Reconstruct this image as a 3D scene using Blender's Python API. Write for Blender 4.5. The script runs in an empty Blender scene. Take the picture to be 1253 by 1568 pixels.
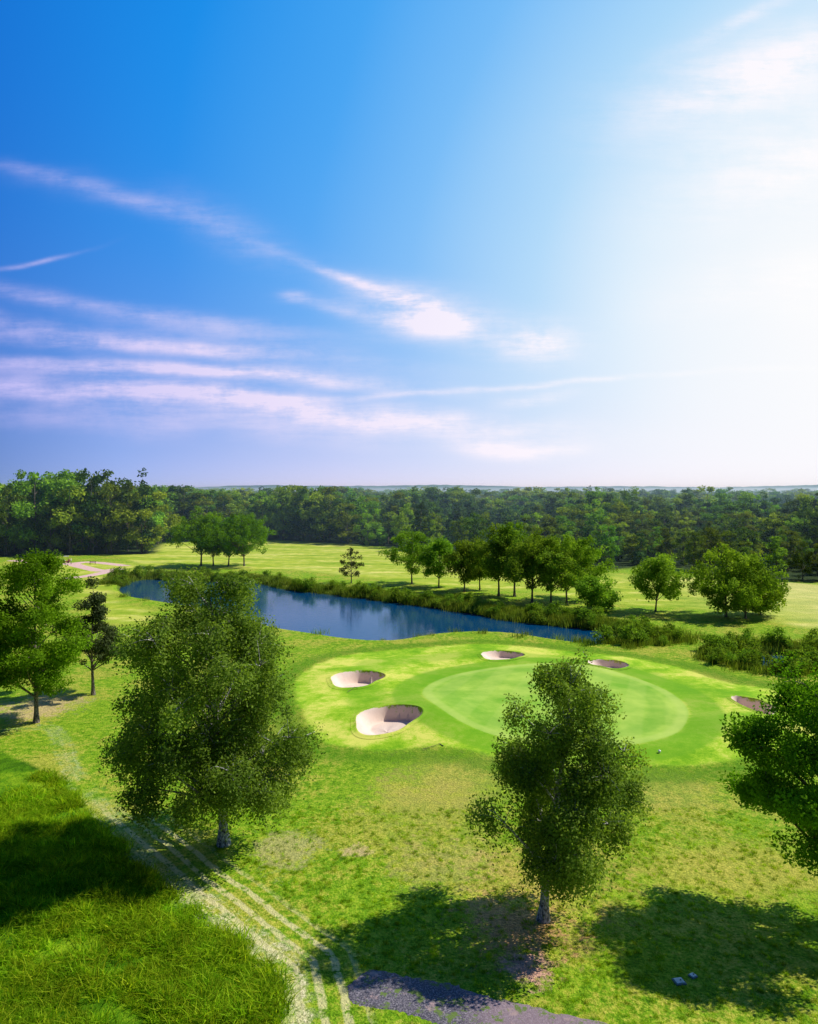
import bpy, math, random
import numpy as np
from mathutils import Vector
R0=np.random.default_rng(7)
scene=bpy.context.scene
CAMH=20.0; F=1120.0
def G(px,py,z=0.0):
    d=(CAMH-z)*F/(py-750.0)
    return ((px-626.5)/F*d, d)
def GP(l,z=0.0): return np.array([G(a,b,z) for a,b in l])
# ------------------------------------------------------------ node helpers
class NT:
    def __init__(s,nt): s.nt=nt; nt.nodes.clear()
    def n(s,t,**k):
        nd=s.nt.nodes.new(t)
        for a,b in k.items(): setattr(nd,a,b)
        return nd
    def l(s,a,b): s.nt.links.new(a,b)
    def setin(s,sock,v):
        if isinstance(v,bpy.types.NodeSocket): s.l(v,sock)
        elif v is not None:
            if isinstance(v,(tuple,list)) and sock.type=='RGBA' and len(v)==3: v=(*v,1)
            sock.default_value=v
    def m(s,op,a,b=None,c=None,clamp=False):
        nd=s.n('ShaderNodeMath',operation=op,use_clamp=clamp)
        for i,v in enumerate((a,b,c)):
            if v is not None: s.setin(nd.inputs[i],v)
        return nd.outputs[0]
    def vm(s,op,a,b=None,out=0):
        nd=s.n('ShaderNodeVectorMath',operation=op); s.setin(nd.inputs[0],a)
        if b is not None: s.setin(nd.inputs[1],b)
        return nd.outputs['Value'] if op=='DOT_PRODUCT' else nd.outputs[0]
    def mix(s,f,a,b,mode='MIX'):
        nd=s.n('ShaderNodeMix',data_type='RGBA',blend_type=mode)
        nd.clamp_factor=True
        s.setin(nd.inputs[0],f); s.setin(nd.inputs[6],a); s.setin(nd.inputs[7],b)
        return nd.outputs[2]
    def sm(s,x,a,b,lo=0.0,hi=1.0):
        nd=s.n('ShaderNodeMapRange',interpolation_type='SMOOTHSTEP')
        s.setin(nd.inputs[0],x); nd.inputs[1].default_value=a; nd.inputs[2].default_value=b
        nd.inputs[3].default_value=lo; nd.inputs[4].default_value=hi
        return nd.outputs[0]
    def noise(s,vec,scale,detail=4,rough=.55,out=0):
        nd=s.n('ShaderNodeTexNoise'); s.l(vec,nd.inputs['Vector'])
        nd.inputs['Scale'].default_value=scale; nd.inputs['Detail'].default_value=detail
        nd.inputs['Roughness'].default_value=rough
        return nd.outputs[out]
    def ramp(s,f,stops,interp='LINEAR'):
        nd=s.n('ShaderNodeValToRGB'); cr=nd.color_ramp; cr.interpolation=interp
        while len(cr.elements)<len(stops): cr.elements.new(.5)
        for e,(p,c) in zip(cr.elements,stops): e.position=p; e.color=(*c,1)
        s.setin(nd.inputs[0],f); return nd.outputs[0]
    def attr(s,name,out='Fac'):
        return s.n('ShaderNodeAttribute',attribute_name=name).outputs[out]
    def vmul(s,v,xyz):
        nd=s.n('ShaderNodeVectorMath',operation='MULTIPLY'); s.l(v,nd.inputs[0]); nd.inputs[1].default_value=xyz
        return nd.outputs[0]
def newmat(name):
    m=bpy.data.materials.new(name); m.use_nodes=True
    return m,NT(m.node_tree)

# ------------------------------------------------------------ geometry helpers
def mesh_from(name,V,Fq,mats=(),midx=None,attrs=None,face_attrs=None,smooth=False,link=True):
    me=bpy.data.meshes.new(name)
    V=np.asarray(V,dtype=np.float32); Fq=np.asarray(Fq,dtype=np.int32); k=Fq.shape[1]
    me.vertices.add(len(V)); me.vertices.foreach_set('co',V.ravel())
    me.loops.add(Fq.size); me.loops.foreach_set('vertex_index',Fq.ravel())
    me.polygons.add(len(Fq)); me.polygons.foreach_set('loop_start',np.arange(0,Fq.size,k,dtype=np.int32))
    me.polygons.foreach_set('loop_total',np.full(len(Fq),k,dtype=np.int32))
    for m in mats: me.materials.append(m)
    if midx is not None: me.polygons.foreach_set('material_index',np.asarray(midx,dtype=np.int32))
    me.polygons.foreach_set('use_smooth',np.full(len(Fq),smooth))
    me.update(calc_edges=True)
    for k2,v in (attrs or {}).items():
        a=me.attributes.new(k2,'FLOAT','POINT'); a.data.foreach_set('value',np.asarray(v,dtype=np.float32))
    for k2,v in (face_attrs or {}).items():
        a=me.attributes.new(k2,'FLOAT','FACE'); a.data.foreach_set('value',np.asarray(v,dtype=np.float32))
    ob=bpy.data.objects.new(name,me)
    if link: scene.collection.objects.link(ob)
    return ob
def catmull(P,n=6,closed=True):
    P=np.asarray(P,float); N=len(P); out=[]
    rng=range(N) if closed else range(N-1)
    for i in rng:
        if closed: a,b,c,d=P[(i-1)%N],P[i],P[(i+1)%N],P[(i+2)%N]
        else: a,b,c,d=P[max(i-1,0)],P[i],P[i+1],P[min(i+2,N-1)]
        for t in np.linspace(0,1,n,endpoint=False):
            out.append(.5*((2*b)+(-a+c)*t+(2*a-5*b+4*c-d)*t*t+(-a+3*b-3*c+d)*t**3))
    if not closed: out.append(P[-1])
    return np.array(out)
def sdf_poly(x,y,P):
    d=np.full(x.shape,1e18); ins=np.zeros(x.shape,bool); N=len(P)
    for i in range(N):
        ax,ay=P[i]; bx,by=P[(i+1)%N]; ex,ey=bx-ax,by-ay
        t=np.clip(((x-ax)*ex+(y-ay)*ey)/(ex*ex+ey*ey+1e-9),0,1)
        d=np.minimum(d,(x-ax-t*ex)**2+(y-ay-t*ey)**2)
        if ay!=by:
            c=((ay>y)!=(by>y))&(x<(bx-ax)*(y-ay)/(by-ay)+ax); ins^=c
    d=np.sqrt(d); return np.where(ins,-d,d)
def dist_line(x,y,P):
    d=np.full(x.shape,1e18)
    for i in range(len(P)-1):
        ax,ay=P[i]; bx,by=P[i+1]; ex,ey=bx-ax,by-ay
        t=np.clip(((x-ax)*ex+(y-ay)*ey)/(ex*ex+ey*ey+1e-9),0,1)
        d=np.minimum(d,(x-ax-t*ex)**2+(y-ay-t*ey)**2)
    return np.sqrt(d)
def sstep(t): t=np.clip(t,0,1); return t*t*(3-2*t)

# ------------------------------------------------------------ layout (metres, surveyed from the photograph)
WZ=-0.7
pond=catmull(GP([(184,903),(200,891),(230,887),(290,890),(350,891),(400,893),(440,903),(520,912),(600,922),(660,930),(720,940),(780,950),(850,958),(915,965),(950,972),
 (948,988),(910,990),(850,983),(790,974),(725,971),(660,975),(600,984),(540,982),(475,973),(425,965),(400,956),(360,944),(300,933),(235,922),(200,915)],WZ),5)
pond2=catmull(GP([(1120,1008),(1160,1003),(1260,1005),(1330,1010),(1330,1035),(1240,1034),(1180,1033),(1130,1022)],WZ),5)
green=catmull(GP([(650,1082),(652,1058),(690,1038),(755,1025),(840,1018),(930,1030),(1010,1055),(1052,1090),(1045,1125),(1000,1145),(930,1152),(840,1148),(740,1130),(680,1108)]),5)
apron=catmull(GP([(458,1040),(462,1085),(490,1132),(560,1150),(690,1150),(790,1168),(900,1176),(1040,1176),(1150,1165),(1290,1140),(1500,1120),(1500,1065),(1250,1062),(1120,1045),(1040,1022),(940,1004),(850,993),(740,985),(620,992),(520,1005)]),5)
farfair=[catmull(GP([(165,838),(260,832),(430,828),(600,842),(760,866),(960,880),(1080,885),(1280,900),(1280,960),(1100,935),(960,925),(800,905),(640,893),(430,872),(240,868)]),4),
         catmull(GP([(90,866),(200,862),(215,872),(180,885),(172,905),(190,925),(240,940),(200,960),(150,945),(110,900)]),4)]
forestP=GP([(-500,864),(-200,858),(0,852),(232,848),(250,830),(420,826),(600,838),(750,858),(930,874),(1010,864),(1085,880),(1260,892),(1650,905)])
forestP=np.vstack([forestP,[(900,300),(1600,1250),(-1600,1250),(-2200,900),(-500,200)]])
track=catmull(GP([(-120,1125),(0,1120),(80,1115),(110,1180),(160,1245),(235,1320),(320,1388),(400,1445),(440,1490),(450,1600)]),5,False)
rough=GP([(-400,1120),(0,1150),(100,1200),(150,1255),(260,1350),(330,1410),(425,1490),(440,1620),(-500,1620)])
bunk=[]
for cx,hw,t,b in [(546,40,1033,1059),(592,49,1094,1134),(768,32,999,1014),(932,30,1016,1029),(1156,26,1075,1102)]:
    yt=G(cx,t)[1]; yb=G(cx,b)[1]; cy=(yt+yb)/2; x=(cx-626.5)/F*cy
    bunk.append((x,cy,hw/F*cy,(yt-yb)/2,random.Random(cx).random()*6))
def bunk_rho(x,y,b):
    cx,cy,a,c,ph=b
    dx=(x-cx)/a; dy=(y-cy)/c; th=np.arctan2(dy,dx)
    return np.sqrt(dx*dx+dy*dy)/(1+.09*np.sin(2*th+ph)+.07*np.sin(3*th+ph*2)+.03*np.sin(5*th+ph)), th, (a+c)/2
rs=np.random.default_rng(3)
waves=[(2*math.pi/rs.uniform(14,70),rs.uniform(0,6.28),rs.uniform(0,6.28)) for _ in range(8)]
def base_h(x,y):
    z=np.zeros_like(x)
    for k,a,p in waves: z=z+(.16/(k*25)**.5*.6)*np.sin(k*(x*math.cos(a)+y*math.sin(a))+p)
    for b in bunk:
        r=((x-b[0])/(b[2]+2.6))**2+((y-b[1]-1.5)/(b[3]+2.2))**2
        z=z+.38*np.exp(-r)
    z=z+.4*np.exp(-(((x-13)/17)**2+((y-68)/15)**2)**1.5)
    for mx,my,rx,ry,hh in [(2.5,64,4,6,.5),(20,56,7,3,.3),(-9,66,4,4,.3),(27,60,4,4,.4)]:
        z=z+hh*np.exp(-((x-mx)/rx)**2-((y-my)/ry)**2)
    return z
def terrain(x,y,carve=True):
    x=np.asarray(x,float); y=np.asarray(y,float)
    z=base_h(x,y)
    sp=np.minimum(sdf_poly(x,y,pond),sdf_poly(x,y,pond2))
    z=z*sstep((sp)/6+.2)
    z=z-2.7*sstep((1.5-sp)/4.5)
    if carve:
        for b in bunk:
            rho,th,Rm=bunk_rho(x,y,b)
            z=z-1.9*np.clip((1-rho)*Rm/.3,0,1)
    return z
def attrs_at(x,y):
    x=np.asarray(x,float); y=np.asarray(y,float)
    A={}
    A['sd_pond']=np.minimum(sdf_poly(x,y,pond),sdf_poly(x,y,pond2))
    A['sd_green']=sdf_poly(x,y,green); A['sd_apron']=sdf_poly(x,y,apron)
    A['sd_far']=np.minimum(sdf_poly(x,y,farfair[0]),sdf_poly(x,y,farfair[1]))
    A['sd_forest']=sdf_poly(x,y,forestP)
    A['sd_track']=dist_line(x,y,track); A['sd_rough']=sdf_poly(x,y,rough)
    sb=np.full(x.shape,1e3)
    for b in bunk:
        rho,th,Rm=bunk_rho(x,y,b); sb=np.minimum(sb,(rho-1)*Rm)
    A['sd_bunk']=sb
    return A

# ------------------------------------------------------------ ground material
gmat,g=newmat('turf')
pos=g.n('ShaderNodeNewGeometry').outputs['Position']
n_mid=g.noise(pos,.35,4,.6); n_sm=g.noise(pos,1.7,4,.75); n_fine=g.noise(pos,8,3,.85); n_patch=g.noise(pos,.16,5,.65)
mixn=g.m('ADD',g.m('MULTIPLY',n_sm,.5),g.m('MULTIPLY',n_fine,.5))
roughc=g.ramp(mixn,[(.38,(.06,.17,.003)),(.48,(.17,.35,.008)),(.585,(.38,.52,.03))])
yel=g.sm(g.m('ADD',n_patch,g.m('MULTIPLY',g.m('SUBTRACT',n_sm,.5),.8)),.46,.62)
roughc=g.mix(g.m('MULTIPLY',yel,.62),roughc,g.mix(g.sm(n_fine,.38,.62),(.26,.30,.012),(.70,.58,.12)))
sep=g.n('ShaderNodeSeparateXYZ'); g.l(pos,sep.inputs[0]); X,Y=sep.outputs[0],sep.outputs[1]
def spot(cx,cy,rx,ry):
    a=g.m('POWER',g.m('DIVIDE',g.m('SUBTRACT',X,cx),rx),2); b=g.m('POWER',g.m('DIVIDE',g.m('SUBTRACT',Y,cy),ry),2)
    d=g.m('SQRT',g.m('ADD',a,b)); d=g.m('ADD',d,g.m('MULTIPLY',g.m('SUBTRACT',n_mid,.5),1.8)); d=g.m('ADD',d,g.m('MULTIPLY',g.m('SUBTRACT',n_sm,.5),3.0))
    return g.sm(d,.4,1.1,1,0)
col=roughc
fsharp=g.sm(n_fine,.36,.64)
for px,py,rx,ry,st,c in [(800,1420,3.0,3.0,.8,(.82,.42,.22)),(850,1340,4.5,4.5,.6,(.78,.54,.14)),(810,1482,1.0,1.3,.95,(.88,.50,.38)),(440,1300,2.0,2.4,.7,(.62,.54,.22)),(1130,1330,6,4,.6,(.66,.58,.10)),
                       (545,1300,1.0,.8,.85,(.78,.60,.28)),(650,1240,4,5,.5,(.64,.54,.12)),(60,1080,4,5,.85,(.74,.56,.27)),(700,1190,5,5,.35,(.62,.52,.13)),(1000,1210,5,4,.35,(.62,.52,.13)),(680,1320,3,3,.5,(.68,.54,.17))]:
    wx,wy=G(px,py); col=g.mix(g.m('MULTIPLY',spot(wx,wy,rx,ry),st),col,g.mix(fsharp,tuple(v*.55 for v in c),c))
def wobble(s,amt=.8): return g.m('ADD',s,g.m('MULTIPLY',g.m('SUBTRACT',n_mid,.5),amt))
ap=g.ramp(g.m('ADD',g.m('MULTIPLY',n_patch,.6),g.m('MULTIPLY',mixn,.4)),[(.42,(.15,.36,.005)),(.49,(.32,.52,.02)),(.57,(.66,.66,.12))])
sda=g.attr('sd_apron')
sAp=g.sm(wobble(sda,1.6),.5,-.5)
band=g.sm(g.m('SINE',g.m('MULTIPLY',wobble(sda,3),.75)),-.6,.6)
ap=g.mix(g.m('MULTIPLY',band,.45),ap,(.15,.36,.008))
col=g.mix(sAp,col,ap)
edge=g.sm(g.m('ABSOLUTE',g.m('SUBTRACT',wobble(sda,1.6),1.6)),.3,2.2,1,0)
col=g.mix(g.m('MULTIPLY',edge,.62),col,(.09,.24,.005))
sdg=g.attr('sd_green')
collar=g.sm(g.m('ABSOLUTE',g.m('SUBTRACT',sdg,1.5)),1.1,1.8,1,0)
col=g.mix(g.m('MULTIPLY',collar,.7),col,(.14,.35,.010))
gc=g.ramp(g.m('ADD',g.m('MULTIPLY',n_patch,.65),g.m('MULTIPLY',n_mid,.35)),[(.39,(.18,.40,.028)),(.60,(.40,.57,.08))])  # strong light and dark patches: mound shading painted into the green
rings=g.sm(g.m('SINE',g.m('MULTIPLY',wobble(sdg,.5),1.9)),-.5,.5)
ringz=g.sm(sdg,-4.5,-3.0)
gc=g.mix(g.m('MULTIPLY',g.m('MULTIPLY',rings,ringz),.35),gc,(.16,.37,.03))
lightring=g.sm(g.m('ABSOLUTE',g.m('ADD',sdg,.5)),.2,.7,1,0)
gc=g.mix(g.m('MULTIPLY',lightring,.35),gc,(.50,.62,.14))
st2=g.sm(g.m('SINE',g.m('MULTIPLY',g.m('ADD',X,g.m('MULTIPLY',Y,-.35)),1.7)),-.3,.3)
gc=g.mix(g.m('MULTIPLY',st2,.15),gc,(.50,.62,.14))
col=g.mix(g.sm(sdg,.12,-.12),col,gc)
fw=g.ramp(g.m('ADD',g.m('MULTIPLY',g.noise(g.vmul(pos,(.25,1,1)),.12,5,.6),.6),g.m('MULTIPLY',n_mid,.4)),[(.38,(.22,.37,.012)),(.5,(.46,.54,.05)),(.62,(.74,.70,.18))])
fst=g.sm(g.m('SINE',g.m('MULTIPLY',g.m('ADD',g.m('MULTIPLY',X,.35),Y),.75)),-.4,.4)
fw=g.mix(g.m('MULTIPLY',fst,.30),fw,(.24,.40,.025))
fw=g.mix(g.sm(X,40,90,0,.6),fw,(.74,.66,.28))
col=g.mix(g.sm(wobble(g.attr('sd_far'),4),1.5,-1.5),col,fw)
rg=g.ramp(g.m('ADD',g.m('MULTIPLY',n_mid,.55),g.m('MULTIPLY',mixn,.45)),[(.40,(.04,.13,.002)),(.5,(.11,.27,.004)),(.58,(.27,.43,.012))])
sdr=g.attr('sd_rough')
col=g.mix(g.sm(wobble(sdr,.8),.3,-.3),col,rg)
trk=g.attr('sd_track')
lines=g.sm(g.m('SINE',g.m('MULTIPLY',g.m('ADD',sdr,g.m('MULTIPLY',n_mid,.6)),7.5)),.0,.7)
lz=g.m('MULTIPLY',g.m('MULTIPLY',g.sm(sdr,3.6,2.8),g.sm(sdr,-.2,.1)),g.m('MULTIPLY',g.sm(Y,48,42),g.sm(n_sm,.38,.52)))
col=g.mix(g.m('MULTIPLY',g.m('MULTIPLY',lines,lz),.75),col,(.74,.68,.34))
rut=g.sm(g.m('SINE',g.m('MULTIPLY',g.m('ADD',trk,g.m('MULTIPLY',n_mid,.5)),9.0)),-.4,.4)
tm=g.m('MULTIPLY',g.sm(g.m('ADD',trk,g.m('MULTIPLY',g.m('SUBTRACT',n_sm,.5),2.6)),.1,1.0,1,0),g.sm(g.m('ADD',n_mid,g.m('MULTIPLY',n_fine,.5)),.62,.82,.0,1))
tm=g.m('MULTIPLY',tm,g.m('ADD',.5,g.m('MULTIPLY',rut,.5)))
tm=g.m('MULTIPLY',tm,g.sm(Y,44,34,.4,1))
col=g.mix(tm,col,g.mix(fsharp,(.44,.40,.18),(.95,.86,.55)))
sdp=g.attr('sd_pond')
col=g.mix(g.sm(g.m('ADD',sdp,g.m('MULTIPLY',g.m('SUBTRACT',n_sm,.5),2.5)),.2,1.2,1,0),col,(.08,.14,.015))
col=g.mix(g.sm(sdp,.25,.0),col,(.02,.02,.012))
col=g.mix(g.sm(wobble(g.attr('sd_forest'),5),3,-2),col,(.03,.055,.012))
sand=g.mix(n_sm,(.66,.50,.42),(.85,.70,.60))
sbk=g.m('ADD',g.attr('sd_bunk'),g.m('MULTIPLY',g.m('SUBTRACT',n_sm,.5),.4))
col=g.mix(g.sm(sbk,-.03,-.1),col,sand)
vor=g.n('ShaderNodeTexVoronoi'); g.l(g.vmul(pos,(.0016,.0011,0)),vor.inputs['Vector']); vor.inputs['Scale'].default_value=1
fs=g.n('ShaderNodeSeparateColor'); g.l(vor.outputs['Color'],fs.inputs[0])
fields=g.ramp(fs.outputs[0],[(0,(.08,.17,.05)),(.3,(.18,.28,.07)),(.55,(.42,.42,.22)),(.8,(.12,.2,.08)),(1,(.5,.5,.35))],'CONSTANT')
col=g.mix(g.sm(Y,1150,1300),col,fields)
bs=g.n('ShaderNodeBsdfPrincipled'); g.l(col,bs.inputs['Base Color']); bs.inputs['Roughness'].default_value=.85
bs.inputs['Specular IOR Level'].default_value=.08
bmp=g.n('ShaderNodeBump'); bmp.inputs['Strength'].default_value=1.0; bmp.inputs['Distance'].default_value=.11
nb=g.noise(pos,4,4,.8)
g.l(g.m('MULTIPLY',nb,g.sm(sAp,0,1,1.6,.2)),bmp.inputs['Height']); g.l(bmp.outputs[0],bs.inputs['Normal'])
o=g.n('ShaderNodeOutputMaterial'); g.l(bs.outputs[0],o.inputs[0])

# ------------------------------------------------------------ ground mesh
def axis(start,end,f):
    o=[start]
    while o[-1]<end: o.append(o[-1]+f(o[-1]))
    return o
xs=axis(0,30000,lambda v:.19 if v<30 else (.009*v if v<150 else .055*v)); xs=np.array([-v for v in xs[:0:-1]]+xs)
ys=axis(18,30000,lambda v:.19 if v<45 else (.006*v if v<230 else .05*v)); yb=axis(0,20000,lambda v:max(1.5,.12*v))
ys=np.array([18-v for v in yb[:0:-1]]+ys)
GX,GY=np.meshgrid(xs,ys); gx=GX.ravel(); gy=GY.ravel()
gz=terrain(gx,gy); A=attrs_at(gx,gy)
nx,ny=len(xs),len(ys); idx=np.arange(nx*ny).reshape(ny,nx)
Fq=np.stack([idx[:-1,:-1].ravel(),idx[:-1,1:].ravel(),idx[1:,1:].ravel(),idx[1:,:-1].ravel()],1)
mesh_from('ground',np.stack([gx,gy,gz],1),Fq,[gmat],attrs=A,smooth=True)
for b in bunk:
    cx,cy,a,c,ph=b; NA=110
    rh=np.concatenate([np.linspace(1.16,1.0,4),np.linspace(.985,.5,22),np.linspace(.42,.0,7)])
    V=[];
    for r in rh:
        th=np.linspace(0,2*math.pi,NA,endpoint=False)
        k=r*(1+.09*np.sin(2*th+ph)+.07*np.sin(3*th+ph*2)+.03*np.sin(5*th+ph))
        x=cx+a*k*np.cos(th); y=cy+c*k*np.sin(th); Rm=(a+c)/2
        steep=.5+.5*np.cos(th-math.radians(50))
        w=2.2*(1-steep)**1.3+.24
        dep=(1.25 if cy<78 else .8)*sstep((1-r)*Rm/w)+.02*np.sin(5*th+ph)
        z=terrain(x,y,False)+.025-np.where(r<1,dep,0)+.06*np.exp(-((r-1)/.05)**2)
        V.append(np.stack([x,y,z],1))
    V=np.vstack(V); ii=np.arange(len(rh)*NA).reshape(len(rh),NA); jj=np.roll(ii,-1,1)
    Fb=np.stack([ii[:-1].ravel(),ii[1:].ravel(),jj[1:].ravel(),jj[:-1].ravel()],1)
    mesh_from('sand_bunker',V,Fb,[gmat],attrs=attrs_at(V[:,0],V[:,1]),smooth=True)

# ------------------------------------------------------------ water
wm,w=newmat('pond_water')
wp=w.n('ShaderNodeNewGeometry').outputs['Position']
wb=w.n('ShaderNodeBsdfPrincipled'); wb.inputs['Base Color'].default_value=(.001,.050,.14,1); wb.inputs['Roughness'].default_value=.02; wb.inputs['IOR'].default_value=1.31
wbm=w.n('ShaderNodeBump'); wbm.inputs['Strength'].default_value=.25; wbm.inputs['Distance'].default_value=.05
w.l(w.noise(w.vmul(wp,(.5,1.4,1)),1.8,3,.6),wbm.inputs['Height']); w.l(wbm.outputs[0],wb.inputs['Normal'])
wo=w.n('ShaderNodeOutputMaterial'); w.l(wb.outputs[0],wo.inputs[0])
import bmesh
for P in (pond,pond2):
    T=np.roll(P,-1,0)-np.roll(P,1,0); nn=np.stack([T[:,1],-T[:,0]],1); nn/=np.linalg.norm(nn,axis=1)[:,None]+1e-9
    test=sdf_poly(P[:,0]+nn[:,0]*.1,P[:,1]+nn[:,1]*.1,P); nn*=np.where(test>0,1,-1)[:,None]
    Q=P+nn*.9
    bm=bmesh.new(); vs=[bm.verts.new((q[0],q[1],WZ)) for q in Q]; f=bm.faces.new(vs)
    bm.normal_update()
    if f.normal.z<0: f.normal_flip()
    bmesh.ops.triangulate(bm,faces=[f]); me=bpy.data.meshes.new('pond'); bm.to_mesh(me); me.materials.append(wm)
    scene.collection.objects.link(bpy.data.objects.new('pond',me))

# ------------------------------------------------------------ foliage & bark materials
def leafmat(name,c1,c2,trans=.35,gloss=.0,hv=(.03,.6)):
    m,t=newmat(name); ti=t.attr('tint'); rnd=t.n('ShaderNodeObjectInfo').outputs['Random']
    c=t.mix(ti,c1,c2); hs=t.n('ShaderNodeHueSaturation'); t.l(c,hs.inputs['Color'])
    t.l(t.m('ADD',.5-hv[0]*.6,t.m('MULTIPLY',rnd,hv[0])),hs.inputs['Hue']); t.l(t.m('ADD',1-hv[1]*.5,t.m('MULTIPLY',t.m('FRACT',t.m('MULTIPLY',rnd,7.31)),hv[1])),hs.inputs['Value'])
    c=hs.outputs[0]
    d=t.n('ShaderNodeBsdfDiffuse'); t.l(c,d.inputs[0]); tr=t.n('ShaderNodeBsdfTranslucent')
    t.l(t.mix(1.0,c,(1.4,1.4,.45),'MULTIPLY'),tr.inputs[0])
    mx=t.n('ShaderNodeMixShader'); mx.inputs[0].default_value=trans; t.l(d.outputs[0],mx.inputs[1]); t.l(tr.outputs[0],mx.inputs[2])
    oo=t.n('ShaderNodeOutputMaterial'); t.l(mx.outputs[0],oo.inputs[0]); return m
LM_birch=leafmat('birch_leaves',(.03,.085,.014),(.29,.43,.065),.42,0,(.02,.2))
LM_oak=leafmat('broad_leaves',(.025,.09,.005),(.24,.46,.022),.42,0,(.02,.3))
LM_mid=leafmat('tree_leaves',(.05,.13,.012),(.29,.46,.05),.4,0,(.03,.4))
LM_pine=leafmat('pine_needles',(.025,.045,.018),(.09,.12,.045),.2)
LM_for=leafmat('forest_leaves',(.03,.09,.010),(.30,.46,.04),.3,0,(.07,1.2))
LM_forc=leafmat('conifer_needles',(.018,.055,.020),(.11,.20,.055),.2,0,(.03,.6))
LM_grass=leafmat('grass_blades',(.10,.25,.002),(.46,.62,.03),.5,0,(.04,.9))
LM_reed=leafmat('reed_blades',(.07,.15,.012),(.30,.38,.06),.35)
def barkmat(name,a,b,c):
    m,t=newmat(name); bp=t.n('ShaderNodeTexCoord').outputs['Object']
    bc=t.ramp(t.noise(t.vmul(bp,(5,5,3)),2,4,.7),[(.38,a),(.5,b),(.62,c)])
    bb=t.n('ShaderNodeBsdfPrincipled'); t.l(bc,bb.inputs[0]); bb.inputs['Roughness'].default_value=.9
    bo=t.n('ShaderNodeOutputMaterial'); t.l(bb.outputs[0],bo.inputs[0]); return m
bark=barkmat('bark',(.03,.022,.018),(.15,.12,.10),(.30,.26,.22))
bark_b=barkmat('birch_bark',(.03,.028,.03),(.32,.31,.32),(.72,.70,.70))

# ------------------------------------------------------------ tree builder
def tube(P,r,ns):
    P=np.asarray(P,float); n=len(P); T=np.gradient(P,axis=0); T/=np.linalg.norm(T,axis=1)[:,None]+1e-9
    up=np.array([0.3,1,.1]); A_=np.cross(T,up); A_/=np.linalg.norm(A_,axis=1)[:,None]+1e-9; B_=np.cross(T,A_)
    th=np.linspace(0,2*math.pi,ns,endpoint=False)
    V=P[:,None]+np.asarray(r)[:,None,None]*(np.cos(th)[None,:,None]*A_[:,None]+np.sin(th)[None,:,None]*B_[:,None])
    ii=np.arange(n*ns).reshape(n,ns); jj=np.roll(ii,-1,1)
    return V.reshape(-1,3),np.stack([ii[:-1].ravel(),jj[:-1].ravel(),jj[1:].ravel(),ii[1:].ravel()],1)
def leaves(C,rng,size,up=.4,asp=.6,outd=None):
    n=len(C); N=rng.normal(size=(n,3)); N[:,2]+=up
    if outd is not None: N+=outd*.9
    N/=np.linalg.norm(N,axis=1)[:,None]
    T=np.cross(N,rng.normal(size=(n,3))); T/=np.linalg.norm(T,axis=1)[:,None]+1e-9; B=np.cross(N,T)
    s=size*rng.uniform(.6,1.4,(n,1)); T=T*s; B=B*s*asp
    V=np.stack([C-T*.5,C-B*.5+T*.05,C+T*.5,C+B*.5+T*.05],1).reshape(-1,3)
    return V,np.arange(4*n).reshape(n,4)
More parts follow.
